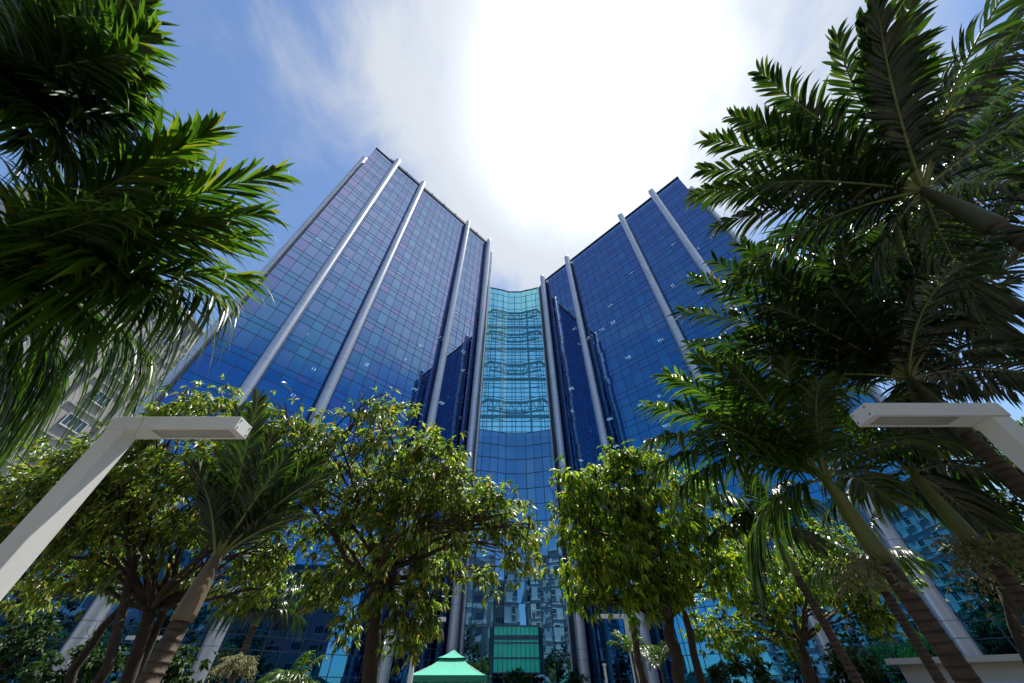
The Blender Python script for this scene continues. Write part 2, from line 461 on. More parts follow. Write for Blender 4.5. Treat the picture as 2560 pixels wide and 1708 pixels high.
# steel inside: back grid, ring beams and trusses
m = MB(); yb = 50.0
for i in range(34):
    z = 28.2 + i * .98
    if z < RR: m.bar((-9.5, yb, z), (9.5, yb, z), .10, .12)
for i in range(13): m.bar((-9.6 + i * 1.6, yb + .1, 27.5), (-9.6 + i * 1.6, yb + .1, RR), .12, .12)
m.build('back_grid', M['steel'], AT)
inner = [Vector((p.x * .94 + .02, p.y + 1.1, 0)) for p in poly[1:-1]]
for zt in (33.8, 41.6, 49.2, 55.4):
    m = MB()
    for p, q in zip(inner[:-1], inner[1:]):
        m.bar(p + ZUP * zt, q + ZUP * zt, .3, .28); m.bar(p + ZUP * (zt - 1.9), q + ZUP * (zt - 1.9), .2, .3)
        mid = (p + q) / 2
        m.bar(p + ZUP * (zt - 1.9), mid + ZUP * zt, .10); m.bar(mid + ZUP * zt, q + ZUP * (zt - 1.9), .10)
    m.bar(inner[0] + ZUP * zt, Vector((-9, yb - .3, zt)), .3, .3); m.bar(inner[-1] + ZUP * zt, Vector((9, yb - .3, zt)), .3, .3)
    m.bar((-9.3, yb - .35, zt), (9.3, yb - .35, zt), .3, .55)
    m.build('truss', M['steel'], AT)
m = MB(); m.box((.4, 47.3, 27.35), (7.6, 2.2, .3)); m.build('floor_slab', M['slab'], AT)
m = MB(); m.box((.4, 50.6, 13.7), (12, .2, 13.7)); m.build('wall', M['dark'], AT)
m = MB()
for p in inner[::2]: m.bar(p + ZUP * 27.7, p + ZUP * (RR - .3), .12)
m.build('post', M['steel'], AT)

# ---------------------------------------------------------------- apartment blocks (one beside the left tower, the others mirrored in the glass)
def win_mesh(w, h, kind):
    m = MB()
    m.box((0, .02, 0), (w / 2, .02, h / 2), mi=0)
    for x in (-w / 2, w / 2): m.box((x, -.02, 0), (.05, .07, h / 2 + .05), mi=1)
    for z in (-h / 2, h / 2): m.box((0, -.022, z), (w / 2 + .049, .075, .05), mi=1)
    n = 1 if w < 1.8 else 3
    for i in range(1, n + 1): m.box((-w / 2 + w * i / (n + 1), -.01, 0), (.03, .04, h / 2 - .05), mi=1)
    if kind == 1: m.box((0, -.012, h * .18), (w / 2 - .05, .035, .025), mi=1)
    m.box((0, -.08, -h / 2 - .10), (w / 2 + .12, .14, .045), mi=1)
    me = bpy.data.meshes.new('window')
    me.from_pydata(m.v, [], m.f); me.materials.append(M['win']); me.materials.append(M['frame'])
    me.polygons.foreach_set('material_index', m.m); me.update(); return me
def block(label, cx, cy, ang, wid, dep, hgt, cols, floors, mw, kind, seed, balc=0):
    """front faces local -Y"""
    rg = random.Random(seed)
    root = empty('apartment_block', (cx, cy, 0), label, 'apartment block'); root.rotation_euler = (0, 0, ang)
    def part(mb, name, mt, parent=root):
        me = bpy.data.meshes.new(name); me.from_pydata(mb.v, [], mb.f); me.materials.append(mt); me.update()
        o = bpy.data.objects.new(name, me); COL.objects.link(o); o.parent = parent; return o
    b = MB(); b.box((0, dep / 2 + .1, hgt / 2), (wid / 2, dep / 2, hgt / 2)); 
    part(b, 'wall', mw)
    b = MB(); b.box((0, dep / 2, hgt + .25), (wid / 2 + .3, dep / 2 + .5, .25)); b.box((wid * .1, dep / 2, hgt + 1.8), (wid * .14, dep * .25, 1.3))
    part(b, 'roof', mw)
    b = MB(); fh = hgt / floors
    for f in range(1, floors): b.box((0, .02, f * fh), (wid / 2 + .02, .13, .12))
    if kind == 2:
        for c in range(cols + 1): b.box((-wid / 2 + wid * c / cols, -.12, hgt / 2), (.18, .3, hgt / 2))
    part(b, 'ledge', mw)
    small = win_mesh(1.15, 1.35, 1); big = win_mesh(min(2.9, wid / cols - .5), 1.6, 0)
    acm = bpy.data.meshes.new('air_conditioner'); q = MB(); q.box((0, -.25, 0), (.38, .25, .22)); acm.from_pydata(q.v, [], q.f); acm.materials.append(M['ac'])
    nb = 0
    for f in range(floors):
        for c in range(cols):
            x = -wid / 2 + wid * (c + .5) / cols; z = (f + .55) * fh
            usebig = kind == 2 or (kind == 1 and c < balc)
            o = bpy.data.objects.new('window', big if usebig else small); COL.objects.link(o); o.parent = root
            o.location = (x + (0 if usebig else rg.uniform(-.3, .3)), -.04, z)
            if rg.random() < .3:
                a = bpy.data.objects.new('air_conditioner', acm); COL.objects.link(a); a.parent = root; a.location = (x + .9 + rg.uniform(0, .3), .08, z - .9)
            if kind == 1 and c < balc and f > 0:
                bb = MB(); bb.box((x, -.65, f * fh - .02), (wid / cols / 2 - .1, .65, .09)); bb.box((x, -1.27, f * fh + .5), (wid / cols / 2 - .1, .05, .46))
                part(bb, 'balcony', mw); nb += 1
    return root
block('grey apartment block with gridded white-framed windows, left of the taller glass tower', -61, 46, math.pi / 2, 52, 16, 51.6, 8, 12, M['greyr'], 2, 1)
block('white apartment block with small square windows, mirrored on the right of the atrium glass', -13, -26, math.pi, 30, 14, 30, 9, 8, M['render'], 0, 2)
block('white apartment block with long balconies, mirrored on the left of the atrium glass', 16, -27, math.pi, 24, 14, 29, 6, 8, M['render'], 1, 3, 6)
block('broad white apartment block with balconies, mirrored beyond the first balcony block', 43, -25, math.pi * 1.06, 26, 14, 31, 6, 8, M['render'], 1, 7, 4)
block('pale apartment block with scattered windows, mirrored low in the right-hand tower', -43, -16, math.pi * .82, 30, 14, 32, 9, 8, M['render'], 0, 4)
block('grey office block with banded windows, mirrored low in the left-hand tower', 66, -16, -math.pi * .62 + math.pi * 2 , 34, 16, 27, 7, 7, M['greyr'], 2, 6)

# ---------------------------------------------------------------- street lamps
LAMPG = 'square white street lamps along the path'
def lamp(x, y, top, sgn, label, rot=0, double=False):
    r = empty('street_lamp', (x, y, 0), label, 'street lamp', LAMPG); r.rotation_euler = (0, 0, rot)
    def part(mb, name, mt, parent=r, bev=.008):
        me = bpy.data.meshes.new(name); me.from_pydata(mb.v, [], mb.f); me.materials.append(mt); me.update()
        o = bpy.data.objects.new(name, me); COL.objects.link(o); o.parent = parent
        if bev:
            bm = o.modifiers.new('bevel', 'BEVEL'); bm.width = bev; bm.segments = 2
        return o
    m = MB(); m.box((0, 0, (top - .14) / 2 + .01), (.085, .085, (top - .14) / 2)); part(m, 'post', M['lamp'])
    m = MB(); m.box((0, 0, .02), (.2, .2, .02)); part(m, 'base_plate', M['lamp'])
    for sg in ((-1, 1) if double else (sgn,)):
        m = MB()   # arm: shell with a recess underneath
        x0 = -.085 * sg if not double else .086 * sg; x1 = 1.15 * sg; yh = .10; z1 = top; z0 = top - .135
        xa = x0 + .42 * sg; xb = x1 - .07 * sg; yr = .075
        def bb(a, b, c, d, e, f): m.box(((a + b) / 2, (c + d) / 2, (e + f) / 2), (abs(b - a) / 2, abs(d - c) / 2, abs(f - e) / 2))
        vs = [(x0, -yh, z0), (x1, -yh, z0), (x1, yh, z0), (x0, yh, z0), (x0, -yh, z1), (x1, -yh, z1), (x1, yh, z1), (x0, yh, z1),
              (xa, -yr, z0), (xb, -yr, z0), (xb, yr, z0), (xa, yr, z0), (xa, -yr, z0 + .03), (xb, -yr, z0 + .03), (xb, yr, z0 + .03), (xa, yr, z0 + .03)]
        fs = [(4, 5, 6, 7), (0, 1, 5, 4), (1, 2, 6, 5), (2, 3, 7, 6), (3, 0, 4, 7), (0, 8, 9, 1), (1, 9, 10, 2), (2, 10, 11, 3), (3, 11, 8, 0),
              (8, 12, 13, 9), (9, 13, 14, 10), (10, 14, 15, 11), (11, 15, 12, 8), (12, 15, 14, 13)]
        m.add(vs, fs); ar = part(m, 'arm', M['lamp'], bev=.004)
        m = MB(); m.box(((xa + xb) / 2, 0, z0 + .018), (abs(xb - xa) / 2 - .004, yr - .004, .008)); part(m, 'diffuser', M['lens'], ar, 0)
        m = MB()
        for yy in (-.075, .075): m.box((x1 + .002 * sg, yy, z0 + .03), (.004, .006, .006)); m.box((x1 + .002 * sg, yy, z1 - .03), (.004, .006, .006))
        part(m, 'bolt', M['bolt'], ar, 0)
lamp(-3.80, 3.06, 3.52, 1, 'white square street lamp nearest on the left, its arm reaching right over the path')
lamp(4.40, 2.80, 3.50, -1, 'white square street lamp nearest on the right, its arm reaching left under the palm fronds')
lamp(-4.05, 19.4, 3.95, 1, 'far white street lamp beside the green gazebo, its arm pointing right')
lamp(4.75, 18.6, 3.95, -1, 'far white street lamp right of the atrium entrance, its arm pointing left')
lamp(-17.3, 22.0, 3.55, 1, 'far white street lamp with two arms among the trees at lower left', double=True)

# ---------------------------------------------------------------- green gazebo
GX, GY = -3.55, 28.6
G = empty('gazebo', (GX, GY, 0), 'green canvas gazebo with a small vented top tier, in front of the atrium columns', 'gazebo'); G.rotation_euler = (0, 0, 0)
def hip(w0, w1, z0, z1, n=6, sag=.12):
    m = MB(); rings = []
    for i in range(n + 1):
        t = i / n; w = w0 + (w1 - w0) * t; z = z0 + (z1 - z0) * t - sag * math.sin(math.pi * t)
        rings.append([(GX - w, GY - w, z), (GX, GY - w, z - .02), (GX + w, GY - w, z), (GX + w, GY, z - .02), (GX + w, GY + w, z), (GX, GY + w, z - .02), (GX - w, GY + w, z), (GX - w, GY, z - .02)])
    vs = [p for r in rings for p in r]; fs = []
    for i in range(n):
        for k in range(8): fs.append((i * 8 + k, i * 8 + (k + 1) % 8, (i + 1) * 8 + (k + 1) % 8, (i + 1) * 8 + k))
    m.add(vs, fs); return m
hip(2.2, .55, 2.30, 3.12).build('canopy', M['canvas'], G)
hip(.8, .02, 3.10, 3.50, 5, .05).build('vent_cap', M['canvas'], G)
m = MB()
for (dx, dy, ex, ey) in ((-1, -1, 1, -1), (1, -1, 1, 1), (1, 1, -1, 1), (-1, 1, -1, -1)):
    p = Vector((GX + 2.2 * dx, GY + 2.2 * dy, 2.31)); q = Vector((GX + 2.2 * ex, GY + 2.2 * ey, 2.31)); n = 36; vs = []
    for i in range(n + 1):
        c = p.lerp(q, i / n); vs += [c, c - ZUP * (.26 + .05 * abs(math.sin(i / n * math.pi * 8)))]
    m.add(vs, [(2 * i, 2 * i + 1, 2 * i + 3, 2 * i + 2) for i in range(n)])
m.build('valance', M['canvasd'], G)
for dx in (-1, 1):
    for dy in (-1, 1):
        m = MB(); m.bar((GX + 2.1 * dx, GY + 2.1 * dy, 0), (GX + 2.1 * dx, GY + 2.1 * dy, 2.3), .07); m.build('pole', M['white'], G)
m = MB()
for dx in (-1, 1):
    for dy in (-1, 1): m.bar((GX + 2.15 * dx, GY + 2.15 * dy, 2.24), (GX + .5 * dx, GY + .5 * dy, 3.0), .04)
m.build('roof_frame', M['white'], G)

# ---------------------------------------------------------------- beige kiosk
KX, KY = 20.4, 20.6
K = empty('kiosk', (KX, KY, 0), 'flat-roofed beige kiosk behind the ringed palm trunk at lower right', 'kiosk'); ka = math.radians(-40)
m = MB(); ex = Vector((math.cos(ka), math.sin(ka), 0)); ey = Vector((-math.sin(ka), math.cos(ka), 0)); kc = Vector((KX, KY, 0))
m.box(kc + ZUP * 1.25, (2.9, 1.7, 1.25), (ex, ey, ZUP)); m.build('wall', M['beige'], K)
m = MB(); m.box(kc + ZUP * 2.6, (3.25, 2.05, .1), (ex, ey, ZUP)); m.build('roof', M['beige'], K)
m = MB(); m.box(kc - ey * 1.72 + ZUP * 1.35, (1.1, .03, .5), (ex, ey, ZUP)); w = m.build('window', M['win'], K)
m = MB(); m.box(kc - ey * 1.74 - ex * 1.15 + ZUP * 1.35, (.05, .05, .55), (ex, ey, ZUP)); m.box(kc - ey * 1.74 + ex * 1.15 + ZUP * 1.35, (.05, .05, .55), (ex, ey, ZUP))
m.box(kc - ey * 1.745 + ZUP * 1.9, (1.25, .06, .05), (ex, ey, ZUP)); m.build('frame', M['frame'], w)
m = MB(); p = P(1387, 1528, 13); m.bar((p.x, p.y, 0), p, .07); m.bar(p, p + Vector((0, 0, .06)), .12, .12)
tag(m.build('marker_post', M['white']), 'thin white post standing left of the small fan palm by the right-hand lamp', 'post')

# ---------------------------------------------------------------- palms
def frond(parent, base, tip, arch, n=42, LL=.55, WW=.045, seed=0, mt=None, droop=.35, vup=.25, stalk=.10, blunt=False, roll=0.0, rr=.017, name='frond', ang=(66, 26)):
    rg = np.random.RandomState(seed)
    base = np.array(base, float); tip = np.array(tip, float)
    c = (base * .45 + tip * .55) + np.array(arch if hasattr(arch, '__len__') else (0, 0, arch), float)
    def B(t): return (1 - t) ** 2 * base + 2 * t * (1 - t) * c + t * t * tip
    def dB(t):
        d = 2 * (1 - t) * (c - base) + 2 * t * (tip - c); return d / (np.linalg.norm(d) + 1e-9)
    fl = np.linalg.norm(tip - base)
    V = []; F = []; nseg = 5
    up = np.array((0, 0, 1.0))
    prof = lambda t: (.55 + .45 * math.sin(min(1, t * 1.6) * math.pi / 2)) * (1 - .55 * max(0, (t - .45) / .55) ** 1.6)
    for i in range(n):
        for sd in (-1, 1):
            t = stalk + (1 - stalk) * (i + .5 + rg.uniform(-.3, .3)) / n
            if rg.rand() < .03: continue
            T = dB(t); o = B(t)
            S = np.cross(T, up); ln = np.linalg.norm(S)
            S = S / ln if ln > .05 else np.array((1., 0, 0)); Nn = np.cross(S, T)
            if roll:
                S, Nn = S * math.cos(roll) + Nn * math.sin(roll), Nn * math.cos(roll) - S * math.sin(roll)
            a = math.radians(ang[0] - (ang[0] - ang[1]) * t + rg.uniform(-7, 7))
            d = T * math.cos(a) + S * (sd * math.sin(a)) + Nn * (vup + rg.uniform(-.12, .12))
            d /= np.linalg.norm(d)
            l = LL * prof(t) * rg.uniform(.85, 1.1); w = WW * rg.uniform(.8, 1.15) * (.65 + .35 * prof(t))
            wd = np.cross(d, Nn); wd /= np.linalg.norm(wd) + 1e-9
            tw = rg.uniform(-.5, .5); nn = np.cross(wd, d)
            wd = wd * math.cos(tw) + nn * math.sin(tw); nn = np.cross(wd, d)
            dr = droop * rg.uniform(.5, 1.5); b = len(V)
            kink = rg.rand() < .14
            for k in range(nseg + 1):
                u = k / nseg
                p = o + d * (l * u) - up * (dr * l * u * u * (1.0 + .4 * u)) + (-up * l * .5 * max(0, u - .55) if kink else 0)
                if blunt: ww = w * (.35 + .65 * min(1, u * 2.2)) * (1 if k < nseg else .75)
                else: ww = w * (math.sin(math.pi * min(1, .12 + .62 * u + .3 * u * u)) ** .8 if k < nseg else .03)
                V.append(p - wd * ww); V.append(p + nn * (ww * -.35)); V.append(p + wd * ww)
            for k in range(nseg):
                q = b + 3 * k
                F.append((q, q + 1, q + 4, q + 3)); F.append((q + 1, q + 2, q + 5, q + 4))
    o = npmesh(name, np.array(V), np.array(F), mt or M['palm'], parent, True)
    m = MB(); ts = [k / 14 for k in range(15)]
    m.tube([B(t) for t in ts], [rr * (1.25 - 1.05 * t) for t in ts], 6)
    m.build('rachis', M['rachis'], o, True)
    return o
def palm_trunk(parent, base, top, r0, r1, shaft, rings=.085, shaftm='shaft', bend=(0, 0, 0)):
    base = Vector(base); top = Vector(top); ln = (top - base).length
    ct = (base + top) / 2 + Vector(bend)
    def B(t): return base * (1 - t) ** 2 + ct * 2 * t * (1 - t) + top * t * t
    ts = 1 - shaft / ln; n = int(ln * ts / rings); m = MB(); pts = []; rad = []
    rg = random.Random(int(abs(base.x) * 100))
    seg = 16
    for i in range(n):
        t0 = ts * (i + rg.uniform(-.12, .12)) / n if i else 0; t1 = ts * (i + 1) / n; r = r0 + (r1 - r0) * (i / n)
        for (tt, k) in ((t0, 1.035), (t0 + (t1 - t0) * .16, 1.03), (t0 + (t1 - t0) * .2, .985), (t1 - (t1 - t0) * .12, .995)):
            pts.append(B(tt)); rad.append(r * k)
    m.tube(pts, rad, seg, rough=.02, rng=rg)
    for q, f in enumerate(m.f):
        if q < (len(pts) - 1) * seg and (q // seg) % 4 in (0, 3): m.m[q] = 1
    o = m.build('trunk', [M['palmbark'], M['palmring']], parent, True)
    m = MB(); pts = []; rad = []
    for i in range(11):
        t = ts + (1 - ts) * i / 10; u = i / 10
        pts.append(B(t)); rad.append(r1 * (1.22 + .10 * math.sin(u * math.pi) - .72 * u ** 1.4))
    m.tube(pts, rad, 16); m.build('crownshaft', M[shaftm], parent, True)
def inflor(parent, base, dirv, ln, n=26, seed=0):
    rg = random.Random(seed); m = MB(); base = Vector(base); d = Vector(dirv).normalized()
    for i in range(n):
        dd = (d + Vector((rg.gauss(0, .45), rg.gauss(0, .45), rg.gauss(0, .35)))).normalized(); pts = []; l = ln * rg.uniform(.6, 1)
        st = base + d * (ln * .25 * rg.random())
        for k in range(7):
            u = k / 6; pts.append(st + dd * (l * u) - ZUP * (.55 * l * u * u) + Vector((rg.gauss(0, .012),) * 3))
        m.tube(pts, [.006 * (1.3 - u / 6) for u in range(7)], 4)
        for k in range(1, 7):
            for _ in range(5):
                q = pts[k] + Vector((rg.gauss(0, .02), rg.gauss(0, .02), rg.gauss(0, .02)))
                m.tube([pts[k], q - ZUP * .03], [.004, .008], 4)
    m.tube([base, base + d * ln * .35], [.02, .012], 6)
    m.build('flower_stalk', M['flower'], parent)
def palm(label, bx, by, cz, tips, seed, top=None, r=(.15, .12), shaft=.8, group='palms round the plaza', LL=.55, WW=.045, n=42, mt='palm', droop=.35, shaftm='shaft', random_fronds=0, fl=2.2, rl=.0, ang=(66, 26), vup=.25, blunt=False, bend=(0, 0, 0)):
    rg = random.Random(seed)
    root = empty('palm_tree', (bx, by, 0), label, 'palm tree', group)
    top = Vector(top) if top else Vector((bx, by, cz))
    palm_trunk(root, (bx, by, 0), top, r[0], r[1], shaft, shaftm=shaftm, bend=bend)
    i = 0
    for tp in tips:
        tv = Vector(tp[0]); ar = tp[1]; kw = tp[2] if len(tp) > 2 else {}
        a = dict(n=n, LL=LL, WW=WW, mt=M[mt], droop=droop, seed=seed * 50 + i, vup=vup, blunt=blunt, ang=ang)
        a.update(kw)
        frond(root, top - Vector((0, 0, .08)), tv, ar, **a); i += 1
    for k in range(random_fronds):
        az = rl + 2 * math.pi * (k + rg.uniform(-.3, .3)) / random_fronds; el = rg.choice([.95, .6, .25, -.1, .45]) + rg.uniform(-.1, .1)
        f = fl * rg.uniform(.85, 1.1)
        tv = top + Vector((math.cos(az) * math.cos(el), math.sin(az) * math.cos(el), math.sin(el))) * f
        frond(root, top - Vector((0, 0, .08)), tv, f * .22, n=n, LL=LL, WW=WW, mt=M[mt], droop=droop, seed=seed * 50 + 30 + k, vup=vup, blunt=blunt, ang=ang)
    return root, top
# left, upper: two close palms whose crowns reach in from the left
palm('tall palm at upper left, crown reaching in above the other left palm', -6.5, .8, 6.7,
     [(P(345, 75, 4.1), .5), (P(330, 170, 4.0), .45), (P(310, 0, 4.4), .6), (P(290, 270, 3.8), .3, dict(mt=M['palmshade'])), (P(120, 300, 3.4), .4, dict(mt=M['palmshade'])), (P(230, -60, 4.7), .6), (P(60, 60, 4.5), .6, dict(mt=M['palmshade'])), (P(300, 120, 3.6), .35), (P(330, 225, 4.4), .45), (P(200, 150, 5.1), .6, dict(mt=M['palmshade'])),
      (P(150, 40, 3.6), .4), (P(20, 200, 3.6), .4, dict(mt=M['palmshade'])), (P(60, 330, 3.9), .4), (P(180, 230, 3.5), .3, dict(mt=M['palmshade'])), (P(260, 330, 4.6), .4, dict(mt=M['palmshade']))],
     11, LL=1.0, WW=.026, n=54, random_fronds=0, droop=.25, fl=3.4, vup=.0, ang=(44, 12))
palm('large palm at middle left with long fronds drooping over the sky and grey block', -6.8, 2.4, 5.0,
     [(P(625, 400, 4.38), 0.51), (P(600, 490, 4.11), 0.48), (P(575, 640, 3.85), 0.40), (P(520, 680, 4.3), 0.56, dict(droop=.9)), (P(480, 300, 4.38), 0.40), (P(430, 330, 3.85), 0.24), (P(300, 480, 3.32), 0.32), (P(560, 545, 4.73), 0.32),
      (P(400, 700, 4.4), 0.40, dict(droop=.8)), (P(350, 820, 4.8), 0.72, dict(droop=1.0)), (P(150, 850, 4.8), 0.56, dict(droop=.9)), (P(40, 930, 4.8), 0.48, dict(droop=.8)), (P(240, 600, 3.68), 0.56), (P(450, 430, 4.90), 0.48), (P(500, 500, 3.85), 0.32), (P(330, 620, 4.20), 0.32), (P(200, 720, 3.85), 0.32)],
     12, LL=1.1, WW=.027, n=56, random_fronds=0, droop=.32, fl=3.3, vup=.0, ang=(44, 12))
# lower left young palm in front of the trees
cpt = P(503, 1268, 4.5)
palm('young palm at lower left with tan crownshaft and upright feather fronds', cpt.x, cpt.y - .12, cpt.z,
     [(P(592, 915, 4.3), .15), (P(545, 945, 4.6), .1), (P(625, 1000, 4.4), .15), (P(760, 1085, 4.3), .32), (P(735, 1060, 4.7), .3), (P(700, 1190, 4.4), .25), (P(440, 1070, 4.4), .2), (P(470, 1120, 4.2), .1), (P(660, 1045, 4.2), .2), (P(520, 1010, 4.9), .1), (P(640, 1120, 4.8), .2)],
     13, top=cpt, r=(.125, .095), shaft=.7, LL=.45, WW=.018, n=60, shaftm='shaftb', droop=.15, vup=.3, mt='palmshade', ang=(50, 18))
# small palm before the left tower base
c = P(600, 1395, 12)
palm('small palm with drooping shiny fronds in front of the left tower base', c.x, c.y, c.z, [], 14, r=(.13, .1), shaft=.5, LL=.6, WW=.035, n=26, random_fronds=15, fl=1.45, droop=.9, mt='palmshade')
# right side
c = P(2105, 432, 4.33)
rt, tp = palm('tallest palm at upper right, leafy trunk slanting in from the right edge', 5.02, 1.75, c.z,
     [(P(1985, 40, 4.2), .15, dict(WW=.04)), (P(2010, -20, 4.0), .2, dict(WW=.04)), (P(2090, -60, 4.3), .2, dict(WW=.04)), (P(2340, 20, 4.6), .2, dict(WW=.04)), (P(1590, 445, 4.3), .4), (P(1625, 320, 4.5), .35), (P(1700, 270, 4.5), .3), (P(1610, 390, 4.9), .45),
      (P(1640, 520, 4.4), .35), (P(2330, 200, 5.2), .3), (P(2330, 420, 5), .3), (P(1820, 250, 4.9), .3), (P(2200, 180, 4.9), .3), (P(1760, 420, 3.9), .3), (P(1800, 560, 4.2), .3), (P(2000, 640, 4.2), .2), (P(2250, 700, 4.6), .2), (P(1900, 500, 5.2), .2)],
     15, top=c, r=(.10, .075), shaft=1.0, LL=.5, WW=.024, n=42, random_fronds=15, fl=2.4, droop=.35, mt='palmshade', vup=.1, shaftm='shaftd', ang=(64, 22))
c = P(2075, 860, 5.3)
palm('palm at right whose dark fronds fan out behind the near right lamp arm', c.x + .12, c.y, c.z,
     [(P(1560, 715, 5.0), .55), (P(1590, 640, 5.2), .5), (P(1640, 600, 5.0), .45), (P(1700, 560, 5.4), .4), (P(1580, 790, 5.2), .5), (P(1850, 520, 5.4), .35), (P(2000, 560, 5.5), .3), (P(2150, 600, 5.6), .3), (P(2330, 640, 5.6), .3), (P(2340, 800, 5.4), .4), (P(2330, 900, 5.8), .3),
      (P(1750, 700, 4.8), .45), (P(1900, 650, 4.8), .35), (P(2200, 740, 4.9), .35), (P(1650, 820, 5.3), .35), (P(1800, 900, 5), .4), (P(2150, 1010, 5.2), .4), (P(1780, 620, 5.6), .3), (P(2250, 560, 5.8), .3), (P(1700, 760, 5.6), .3), (P(2100, 640, 5.0), .3)],
     16, top=c, r=(.11, .08), shaft=1.0, LL=.58, WW=.026, n=50, random_fronds=10, fl=2.8, shaftm='shaftd', droop=.4, mt='palmshade')
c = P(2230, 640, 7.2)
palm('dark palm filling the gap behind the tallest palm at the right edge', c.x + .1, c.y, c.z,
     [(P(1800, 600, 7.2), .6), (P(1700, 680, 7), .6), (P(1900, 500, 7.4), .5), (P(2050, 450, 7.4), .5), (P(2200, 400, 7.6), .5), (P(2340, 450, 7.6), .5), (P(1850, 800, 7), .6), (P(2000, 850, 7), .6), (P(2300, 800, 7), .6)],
     22, top=c, r=(.13, .1), shaft=1.0, LL=.8, WW=.034, n=50, shaftm='shaftd', droop=.5, mt='palmshade', random_fronds=20, fl=3.6)
c = P(2360, 330, 8.0)
palm('dark palm half out of frame at the upper right edge, behind the tallest palm', c.x + .1, c.y, c.z,
     [(P(2150, 300, 8), .6), (P(2200, 430, 8), .6), (P(2180, 200, 8.3), .5), (P(2260, 170, 8.3), .5), (P(2130, 520, 7.6), .6)],
     23, top=c, r=(.13, .1), shaft=1.0, LL=.7, WW=.026, n=50, shaftm='shaftd', droop=.35, mt='palmshade', random_fronds=10, fl=3.0)
c = P(1885, 1085, 4.7)
rt, tp = palm('palm with pale green crownshaft above a brown ringed trunk at lower right', 4.5, 4.72, c.z,
     [(P(1490, 1010, 4.5), .55, dict(droop=.6)), (P(1500, 1075, 4.3), .65, dict(droop=.6)), (P(1485, 930, 4.8), .45), (P(1530, 860, 4.8), .35), (P(1600, 815, 4.8), .3), (P(1680, 830, 4.6), .25), (P(1560, 1120, 4.4), .6, dict(droop=.7)), (P(1800, 830, 5), .3), (P(1960, 820, 5.2), .3), (P(2100, 900, 5.2), .3), (P(2140, 1020, 5.0), .4), (P(1720, 1250, 4.6), .35, dict(droop=.8)), (P(1880, 880, 4.5), .25), (P(1620, 950, 5.2), .4), (P(2050, 1150, 5), .4)],
     17, top=c, r=(.12, .085), shaft=1.05, LL=.58, WW=.024, n=54, droop=.4)
inflor(rt, c + (Vector((4.5, 4.72, 0)) - c).normalized() * 1.1, (-.9, -.2, .25), .75, 26, 1)
c = P(2085, 1075, 5.7)
rt, tp = palm('palm with green crownshaft and hanging flower stalks at the right edge', 6.55, 5.45, c.z,
     [(P(1780, 1010, 5.8), .4), (P(1850, 930, 6), .4), (P(2200, 1010, 5.8), .4), (P(2340, 1100, 5.6), .4), (P(1900, 1180, 5.6), .3), (P(2250, 1200, 5.6), .3), (P(2050, 930, 6), .3), (P(2330, 1250, 5.5), .4), (P(2000, 1000, 6.2), .3), (P(2150, 940, 6.2), .3), (P(2280, 1000, 6.2), .3)],
     18, top=c, r=(.12, .09), shaft=1.15, LL=.6, WW=.035, n=42, droop=.5, mt='palmshade')
inflor(rt, c + (Vector((6.55, 5.45, 0)) - c).normalized() * 1.2, (-.8, -.3, .1), .85, 34, 2)
inflor(rt, c + (Vector((6.55, 5.45, 0)) - c).normalized() * 1.2, (.8, -.1, .1), .8, 24, 3)
c = P(1768, 1215, 8.0)
palm('slender palm with hanging skirt of fronds between the right trees', c.x + .5, c.y + .1, c.z,
     [(P(1700, 1180, 8), .3), (P(1650, 1140, 8), .4), (P(1730, 1330, 7.6), .5, dict(droop=1.0)), (P(1800, 1110, 8), .3), (P(1860, 1150, 8), .4), (P(1720, 1090, 8.2), .3), (P(1880, 1250, 7.8), .4), (P(1640, 1230, 7.8), .5)],
     19, top=c, r=(.10, .07), shaft=.9, LL=.6, WW=.03, n=40, droop=.6, mt='palmshade')
c = P(2325, 1075, 9)
palm('distant palm against a patch of sky at the far right edge', c.x, c.y, c.z, [], 20, r=(.14, .11), shaft=.8, LL=.55, WW=.03, n=34, random_fronds=13, fl=1.9, droop=.5)
c = P(1960, 1290, 8.5)
palm('slender dark-trunked palm just left of the kiosk, its crown lost in the leaves', c.x + .3, c.y, c.z, [], 21, r=(.11, .09), shaft=.6, LL=.5, WW=.03, n=30, random_fronds=8, fl=1.3, droop=.7, mt='palmshade')

def fanplant(label, c, seed, k=9, fl=.9, mt='palm', cat='plant', hz=None):
    root = empty('fan_palm', (c.x, c.y, 0), label, cat); rg = random.Random(seed)
    m = MB(); m.tube([(c.x, c.y, 0), (c.x + .04, c.y, c.z * .5), tuple(c)], [.07, .06, .04], 8); m.build('trunk', M['palmbark'], root, True)
    for i in range(k):
        az = 2 * math.pi * i / k + rg.uniform(-.2, .2); el = rg.uniform(-.1, 1.1)
        tv = c + Vector((math.cos(az) * math.cos(el), math.sin(az) * math.cos(el), math.sin(el))) * fl * rg.uniform(.8, 1.1)
        frond(root, c, tv, .2, n=22, LL=.36, WW=.022, seed=seed * 20 + i, mt=M[mt], droop=.5)
fanplant('bright green fan palm beside the far right street lamp', P(1450, 1500, 12), 41)
fanplant('low feathery palm at the bottom left of the gazebo', P(672, 1572, 8), 42, 10, .7)
fanplant('low arching palm just right of the far right street lamp', P(1515, 1530, 12.5), 43, 9, .9, 'palmshade')

# yellow seed-laden palm stump at bottom left
c = P(543, 1535, 9); R = empty('flowering_palm', (c.x, c.y, 0), 'bushy yellow flowering palm stem at bottom left beside the grey column', 'plant')
m = MB(); m.tube([(c.x, c.y, 0), tuple(c + Vector((0, 0, .1)))], [.1, .07], 8); m.build('trunk', M['palmbark'], R, True)
for i in range(9):
    a = 2 * math.pi * i / 9; inflor(R, c + Vector((0, 0, .1)), (math.cos(a), math.sin(a), .35), .5, 18, 60 + i)

